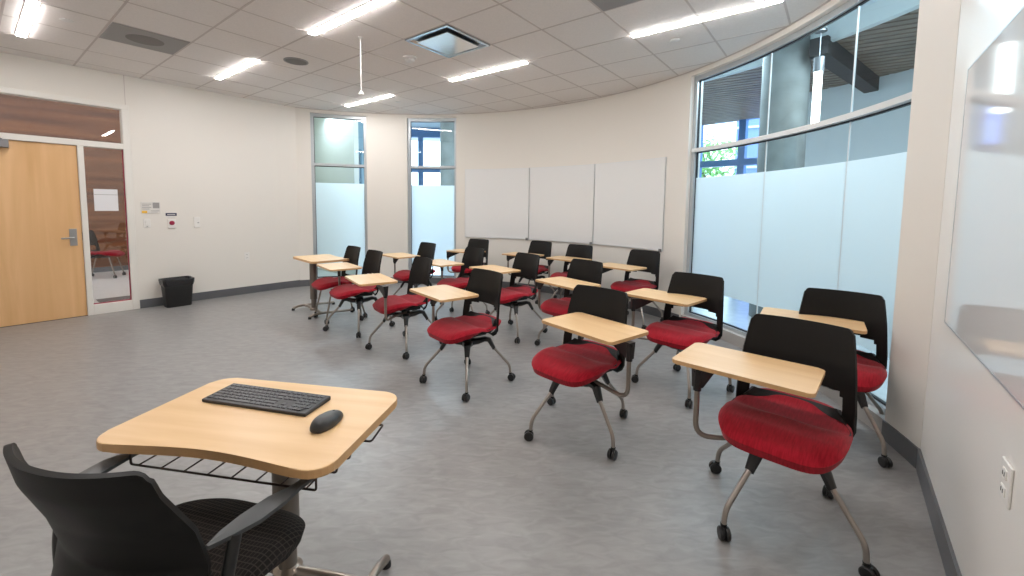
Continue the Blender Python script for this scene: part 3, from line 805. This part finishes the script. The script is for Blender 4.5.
# foreground armchair
t = tag(empty('desk_armchair', (-.873, 1.025, 0), rad(-104.7-90)), 'black armchair with dark plaid seat in the left foreground corner', 'chair')
for k in ('seat_shell', 'seat_hub'): use_mesh(k, ME[k], t)
use_mesh('backrest', ME['wide_backrest'], t)
use_mesh('seat_cushion', ME['plaid_cushion'], t)
use_mesh('swivel_base', ME['swivel_base'], t, rot=(0, 0, rad(20)))
for k in range(4):
    lg = use_mesh('leg', ME['leg'], t, rot=(0, 0, rad(20)+PI/2*k)); use_mesh('caster', ME['caster'], lg)
for s in (-1, 1):
    bm = bmesh.new()
    pts = [(.222, .078, .652, .004), (.236, .04, .658, .020), (.252, -.01, .662, .030), (.262, -.08, .662, .028), (.266, -.14, .656, .014), (.258, -.24, .640, .012)]
    ring = []
    for x, y, z, w in pts:
        ring.append([bm.verts.new((s*(x+q*w)+(.065 if s > 0 else 0), y, z+hh)) for q, hh in ((-1, -.006), (1, -.006), (1, .004), (0, .008), (-1, .004))])
    for i in range(len(ring)-1):
        for q in range(5): bm.faces.new([ring[i][q], ring[i][(q+1) % 5], ring[i+1][(q+1) % 5], ring[i+1][q]])
    bm.faces.new(ring[0][::-1]); bm.faces.new(ring[-1])
    ar = obj('armrest', bm, 'arm_grey', t, True)
    bm = bmesh.new(); tube(bm, smooth_path([(s*.250+(.065 if s > 0 else 0), .03, .655), (s*.250+(.05 if s > 0 else 0), .06, .55), (s*.240+(.02 if s > 0 else 0), .08, .43), (s*.12, .03, .40)], 5, .3), .014, 10, None)
    obj('arm_support', bm, 'black_gloss', ar, True)

# keyboard and mouse
ZD = .724
kx, ky = -.867, 1.461
k_ = tag(empty('keyboard', (kx, ky-.004, ZD), rad(-13.5)), 'black full-size keyboard lying on the foreground desk', 'keyboard')
k_.scale = (.975, .98, .75)
bm = bmesh.new(); vs = box(bm, -.219, .219, -.067, .067, .0, .016, bev=.004)
for v in bm.verts: v.co.z += .006*(v.co.y+.067)/.134 if v.co.z > .008 else 0
obj('keyboard_body', bm, 'kbody', k_)
kk = []
rows = [(.050, [1]*13), (.028, [1]*13+[2]), (.0095, [1.5]+[1]*12+[1.5]), (-.009, [1.75]+[1]*11+[2.25]), (-.0275, [2.25]+[1]*10+[2.75]), (-.046, [1.25, 1.25, 1.25, 6.25, 1.25, 1.25, 1.25, 1.25])]
U = .0183
for y, ws in rows:
    x = -.209; tot = sum(ws); sc = 15*U/(tot*U) if tot < 15 else 1
    for w in ws:
        kk.append((x+.001, x+w*U*sc-.001, y)); x += w*U*sc
for y, n_ in ((.050, 3), (.028, 3), (.0095, 3), (-.0275, 1), (-.046, 3)):
    for q in range(n_):
        o_ = 1 if n_ == 1 else q
        kk.append((.073+o_*.0183, .073+o_*.0183+.0163, y))
for y, n_ in ((.050, 4), (.028, 4), (.0095, 4), (-.009, 3), (-.0275, 4), (-.046, 3)):
    for q in range(n_): kk.append((.136+q*.0183, .136+q*.0183+.0163, y))
for x0, x1, y in kk[:100]:
    z = .016+.006*(y+.067)/.134
    bm = bmesh.new(); w = (x1-x0)/2
    rr_ = [[bm.verts.new((sx*(w-i_), sy*(.0082-i_), zz)) for sx, sy in ((1, 1), (-1, 1), (-1, -1), (1, -1))] for i_, zz in ((0, 0), (0, .001), (.0016, .0036))]
    for i in range(2):
        for q in range(4): bm.faces.new([rr_[i][q], rr_[i][(q+1) % 4], rr_[i+1][(q+1) % 4], rr_[i+1][q]])
    bm.faces.new(rr_[-1]); bm.faces.new(rr_[0][::-1])
    obj('key', bm, 'keys', k_, loc=((x0+x1)/2, y, z-.0005))
if kk[100:]:
    bm = bmesh.new()
    for x0, x1, y in kk[100:]:
        z = .016+.006*(y+.067)/.134; box(bm, x0, x1, y-.008, y+.008, z-.0005, z+.003)
    o = obj('remaining_keys', bm, 'keys', k_); o['kind'] = 'stuff'
ms = tag(empty('computer_mouse', (-.583, 1.300, ZD), rad(-17)), 'black cordless computer mouse beside the keyboard', 'mouse')
bm = bmesh.new(); nu, nv = 20, 10; rings = []
for i in range(nv+1):
    ph = PI/2*i/nv; ring = []
    for q in range(nu*2):
        a = PI*q/nu; ex = .85
        ca, sa = cos(a), sin(a); w = .034-(.003 if sa > 0 else 0)
        x = w*math.copysign(abs(ca)**ex, ca)*cos(ph)**.55; y = .062*math.copysign(abs(sa)**ex, sa)*cos(ph)**.55
        z = .006+.030*sin(ph)*(1-.16*(y/.06))
        ring.append(bm.verts.new((x, y, z)))
    rings.append(ring)
for i in range(nv):
    for q in range(nu*2): bm.faces.new([rings[i][q], rings[i][(q+1) % (nu*2)], rings[i+1][(q+1) % (nu*2)], rings[i+1][q]])
bot = [bm.verts.new((v.co.x*.9, v.co.y*.93, .0005)) for v in rings[0]]
for q in range(nu*2): bm.faces.new([bot[q], bot[(q+1) % (nu*2)], rings[0][(q+1) % (nu*2)], rings[0][q]])
bm.faces.new(bot[::-1]); bmesh.ops.remove_doubles(bm, verts=bm.verts, dist=1e-5)
obj('mouse_shell', bm, 'mouse', ms, True)
bm = bmesh.new(); lathe(bm, [(.0001, -.003), (.007, -.003), (.008, -.001), (.008, .001), (.007, .003), (.0001, .003)], 18)
bmesh.ops.transform(bm, matrix=Matrix.Translation((0, .030, .0262)) @ Matrix.Rotation(PI/2, 4, 'Y'), verts=bm.verts)
obj('scroll_wheel', bm, 'binmat', ms, True)

# ------------------------------------------------------------------ outside the door: corridor
nrm = (-E_[1], E_[0])
def ob(name, s0, s1, n0, n1, z0, z1, mat, p0=L0, kind='structure'):
    bm = bmesh.new(); obox(bm, p0, E_, s0, s1, n0, n1, z0, z1); return struct(name, bm, mat)
ob('floor_corridor', -5, 3.4, .15, 4.6, -.08, 0, 'corr_floor')
ob('wall_corridor_wood', -5, 3.4, 4.47, 4.6, .10, 4.6, 'walnut')
ob('baseboard_corridor', -5, 3.4, 4.45, 4.6, 0, .10, 'base')
ob('ceiling_corridor', -5, 3.4, .15, 4.6, 4.5, 4.6, 'ceiling')
ob('wall_corridor_end', 3.3, 3.4, .15, 4.47, 0, 4.5, 'corr_wall')
ob('wall_corridor_start', -5.1, -5, .15, 4.6, 0, 4.6, 'corr_wall')
t = tag(empty('floor_patch', (-5.81, 6.16, 0), LR), 'dark patch on the corridor floor just beyond the sidelight', 'mat')  # thin dark rectangle on the corridor floor
obj('patch_slab', dbox((-.22, .22, -.12, .14, 0, .008), bev=.002), 'dark_patch', t)
for s in (-2.2, .8):
    t = tag(empty('corridor_light', (*onwall(L0, s, -2.3)[:2], 4.495), LR), 'linear corridor ceiling light', 'light', 'corridor lights')
    obj('diffuser', dbox((-.6, .6, -.05, .05, -.015, 0)), 'led', t)

# ------------------------------------------------------------------ lobby around the curved wall
bm = bmesh.new(); arcbox(bm, CC, R+.20, 12.5, -60, 119, -.10, -.002, 3); struct('floor_lobby', bm, 'lobby_floor')
bm = bmesh.new(); arcbox(bm, CC, R+.20, 12.0, 52, 119, 3.75, 3.85, 3); struct('ceiling_lobby', bm, 'lobby_ceil')
bm = bmesh.new(); arcbox(bm, CC, R+.20, 5.75, -60, 52, 3.62, 3.72, 3); struct('ceiling_lobby_edge', bm, 'lobby_ceil')
# roof over the room edge so the lobby volume is closed
bm = bmesh.new(); arcbox(bm, CC, R+.02, R+.20, -60, 119, 3.2, 3.85, 3); struct('wall_bulkhead', bm, 'lobby_wall')
# slatted wooden soffit (parallel slats)
bm = bmesh.new(); arcbox(bm, CC, 5.75, 9.4, -60, 52, 3.50, 3.60, 3); struct('ceiling_soffit', bm, 'dark_gap')
bm = bmesh.new()
sd = (.85, -.5268); sn = (.5268, .85)
for k in range(-55, 75):
    v = 3.5+k*.15
    # sample along the slat, keep inside the ring
    run = None
    for q in range(0, 161):
        s = -8+q*.125; x = 3+sd[0]*s+sn[0]*(v-3.5); y = 4+sd[1]*s+sn[1]*(v-3.5)
        rr0 = math.hypot(x-CC[0], y-CC[1]); an = math.degrees(math.atan2(y-CC[1], x-CC[0]))
        ins = 5.78 < rr0 < 9.35 and -45 < an < 51
        if ins and run is None: run = (x, y)
        if run is not None and (not ins or q == 160):
            L_ = math.hypot(x-run[0], y-run[1])
            if L_ > .3: obox(bm, run, sd, 0, L_-.12, -.055, .055, 3.44, 3.50)
            run = None
o = struct('trim_5', bm, 'slat')
bm = bmesh.new(); arcbox(bm, CC, 5.70, 5.78, -60, 52, 3.40, 3.72, 3); struct('trim_6', bm, 'lobby_wall')
# dark beam crossing the soffit
bm = bmesh.new(); obox(bm, (3.55, 5.10), (.783, .622), 0, 2.55, -.09, .09, 3.24, 3.44); struct('trim_7', bm, 'dark_gap')
# lobby end wall to the right, cream wall behind window 1, curtain wall elsewhere
bm = bmesh.new(); arcbox(bm, CC, 7.9, 8.05, -60, 30.5, 0, 3.5, 3); struct('wall_lobby_right', bm, 'lobby_wall')
bm = bmesh.new(); arcbox(bm, CC, 7.2, 7.35, 107.9, 119, 0, 3.75, 2); struct('wall_lobby_cream', bm, 'lobby_cream', True)
SW = (-4.0, 10.33); SD = (.2240, .9746)
bm = bmesh.new(); obox(bm, SW, SD, 0, 1.5, 0, .12, 0, 3.75); struct('wall_lobby_side', bm, 'lobby_teal')
bm = bmesh.new()
for aa in (119,): arcbox(bm, CC, R+.2, 12, aa, aa+1, 0, 3.85); 
struct('wall_lobby_end', bm, 'lobby_cream')
# framed window in that side wall
t = empty('window_4', (*SW, 0), math.atan2(SD[1], SD[0])); t['kind'] = 'structure'
obj('window_frame', dbox((.0, .05, -.04, 0, 0, 2.82), (.50, .56, -.04, 0, 0, 2.82), (.05, .50, -.04, 0, 2.72, 2.82), (.05, .50, -.04, 0, 2.02, 2.10)), 'door_blue', t)
obj('pane', dbox((.05, .50, -.012, -.004, 0, 2.72)), 'pane_grey', t)
# curtain wall of blue mullions
bm = bmesh.new()
for aa in list(range(30, 106, 6)): arcbox(bm, CC, 9.4, 9.55, aa-.45, aa+.45, 0, 3.75, 1)
struct('window_5', bm, 'mullion')
bm = bmesh.new()
for z0, z1 in ((0, .12), (2.44, 2.58), (3.47, 3.75)): arcbox(bm, CC, 9.38, 9.57, 27, 106, z0, z1, 3)
struct('trim_8', bm, 'mullion', True)
# concrete columns
def pillar(x, y, r_, lab):
    bm = bmesh.new(); lathe(bm, [(r_, 0), (r_, 3.75)], 36, (0, 0)); o = obj('concrete_column', bm, 'concrete', None, True, (x, y, 0)); tag(o, lab, 'column')
pillar(3.47, 5.55, .262, 'round concrete column behind the middle of the wide curved window')
pillar(-1.33, 10.2, .40, 'round concrete column seen through the right narrow window')
# vertical pendant tube lights
def pendant(x, y, z0, z1, zc, lab):
    t = tag(empty('pendant_light', (x, y, 0)), lab, 'light', 'pendant tube lights in the lobby')
    bm = bmesh.new(); lathe(bm, [(.0001, z0), (.038, z0), (.040, z0+.01), (.040, z1)], 20); obj('glowing_tube', bm, 'lamp', t, True)
    bm = bmesh.new(); lathe(bm, [(.052, z1), (.052, z1+.16), (.0001, z1+.17)], 20); obj('cap', bm, 'closer', t, True)
    bm = bmesh.new(); tube(bm, [(0, 0, z1+.16), (0, 0, zc)], .006, 6); obj('cable', bm, 'closer', t)
    bm = bmesh.new(); lathe(bm, [(.06, zc), (.06, zc-.02), (.0001, zc-.03)], 16); obj('canopy', bm, 'closer', t)
pendant(3.43, 4.90, 2.36, 2.98, 3.44, 'glowing vertical tube pendant seen through the wide window beside the column')
# blue building and tree outside
t = tag(empty('blue_building', (8.55, 16.5, -.1), rad(-32)), 'blue clad building outside beyond the lobby glass', 'building')
obj('facade', dbox((0, 9, 0, 4, 0, 9)), 'blue_wall', t)
for (x0, x1, z0, z1) in ((.3, .5, .4, 2.6), (.25, .35, 3.6, 4.2), (1.0, 1.1, 3.6, 4.2), (0, 9, 4.6, 4.68), (0, 9, 3.1, 3.18), (.9, 1.15, .4, 2.6), (2.0, 2.3, .4, 2.6)):
    obj('pale_strip', dbox((x0, x1, -.06, 0, z0, z1)), 'pale_blue', t)
t = tag(empty('tree', (6.75, 15.2, -.1)), 'leafy green tree outside left of the blue building', 'tree')
bm = bmesh.new(); tube(bm, [(0, 0, 0), (.1, 0, 1.5), (0, .1, 3.5)], .14, 10, [1.2, 1, .6]); obj('trunk', bm, 'bark', t, True)
bm = bmesh.new()
for k in range(900):
    th, ph = random.uniform(0, 2*PI), math.acos(random.uniform(-1, 1)); rr0 = 1.35*random.random()**.4
    c = Vector((rr0*sin(ph)*cos(th), rr0*sin(ph)*sin(th), 3.0+.95*rr0*cos(ph))); s = random.uniform(.08, .17)
    u = Vector((random.uniform(-1, 1), random.uniform(-1, 1), random.uniform(-1, 1))).normalized(); v = u.orthogonal().normalized()
    bm.faces.new([bm.verts.new(c+u*s), bm.verts.new(c+v*s*.5), bm.verts.new(c-u*s), bm.verts.new(c-v*s*.5)])
obj('foliage', bm, 'leaf', t)
bm = bmesh.new(); box(bm, -30, 40, 10, 50, -.2, -.11); struct('ground', bm, 'lobby_floor')

# ------------------------------------------------------------------ lobby ceiling strips, added fill lights behind the film, sky
for k, (aa, rr0) in enumerate(((103, 5.0), (99, 5.6), (92, 6.6), (83, 5.4), (74, 7.2), (62, 6.2))):
    x, y = arcp(aa, rr0)
    t = tag(empty('lobby_light', (x, y, 3.745), rad(aa+90)), 'linear light strip in the lobby ceiling', 'light', 'lobby ceiling light strips')
    obj('diffuser', dbox((-.9, .9, -.05, .05, -.02, 0)), 'lobby_led', t)
def area(name, loc, target, size, power, col):
    l = bpy.data.lights.new(name, 'AREA'); l.shape = 'RECTANGLE'; l.size, l.size_y = size; l.energy = power; l.color = col
    o = bpy.data.objects.new(name, l); C.objects.link(o); o.location = loc
    d = Vector(target)-Vector(loc); o.rotation_euler = d.to_track_quat('-Z', 'Y').to_euler(); return o
for aa, pw in ((107, 40), (85, 15), (30, 17), (8, 18), (-12, 16)):  # added area lights, no real fixtures: brighten the frosted film from behind
    a_ = arcp(aa, R+1.25); b_ = arcp(aa, R+.2)
    area('film_fill_light', (*a_, 3.38), (*b_, .9), (1.2, .5), pw, (.80, .92, 1.0))

w = bpy.data.worlds.new('sky'); bpy.context.scene.world = w; w.use_nodes = True; nt = w.node_tree
bg = nt.nodes['Background']; bg.inputs['Color'].default_value = (.72, .86, 1.0, 1); bg.inputs['Strength'].default_value = 2.2

# ------------------------------------------------------------------ camera
cam = bpy.data.cameras.new('camera'); co = bpy.data.objects.new('camera', cam); C.objects.link(co)
F = 422.7; cam.sensor_width = 36; cam.sensor_fit = 'HORIZONTAL'; cam.lens = F/1024*36
cam.shift_y = -(288-239.96)/1024; cam.clip_start = .02
pit, roll = .0778, .01206
fwd = Vector((0, cos(pit), -sin(pit))); right0 = Vector((1, 0, 0)); up0 = right0.cross(fwd)
# image rotates by +roll (clockwise on screen) -> camera right/up rotate the other way
right = right0*cos(roll)+up0*sin(roll); up = -right0*sin(roll)+up0*cos(roll)
m = Matrix((( right.x, up.x, -fwd.x, 0), (right.y, up.y, -fwd.y, 0), (right.z, up.z, -fwd.z, 1.424), (0, 0, 0, 1)))
co.matrix_world = m
sc = bpy.context.scene; sc.camera = co
sc.view_settings.view_transform = 'Standard'; sc.view_settings.look = 'None'; sc.view_settings.gamma = 1
sc.view_settings.exposure = 1.50; sc.view_settings.use_curve_mapping = False
sc.cycles.use_denoising = True
try: sc.cycles.denoiser = 'OPENIMAGEDENOISE'
except Exception: pass
sc.cycles.max_bounces = 10; sc.cycles.diffuse_bounces = 6; sc.cycles.transparent_max_bounces = 16; sc.cycles.sample_clamp_indirect = 4
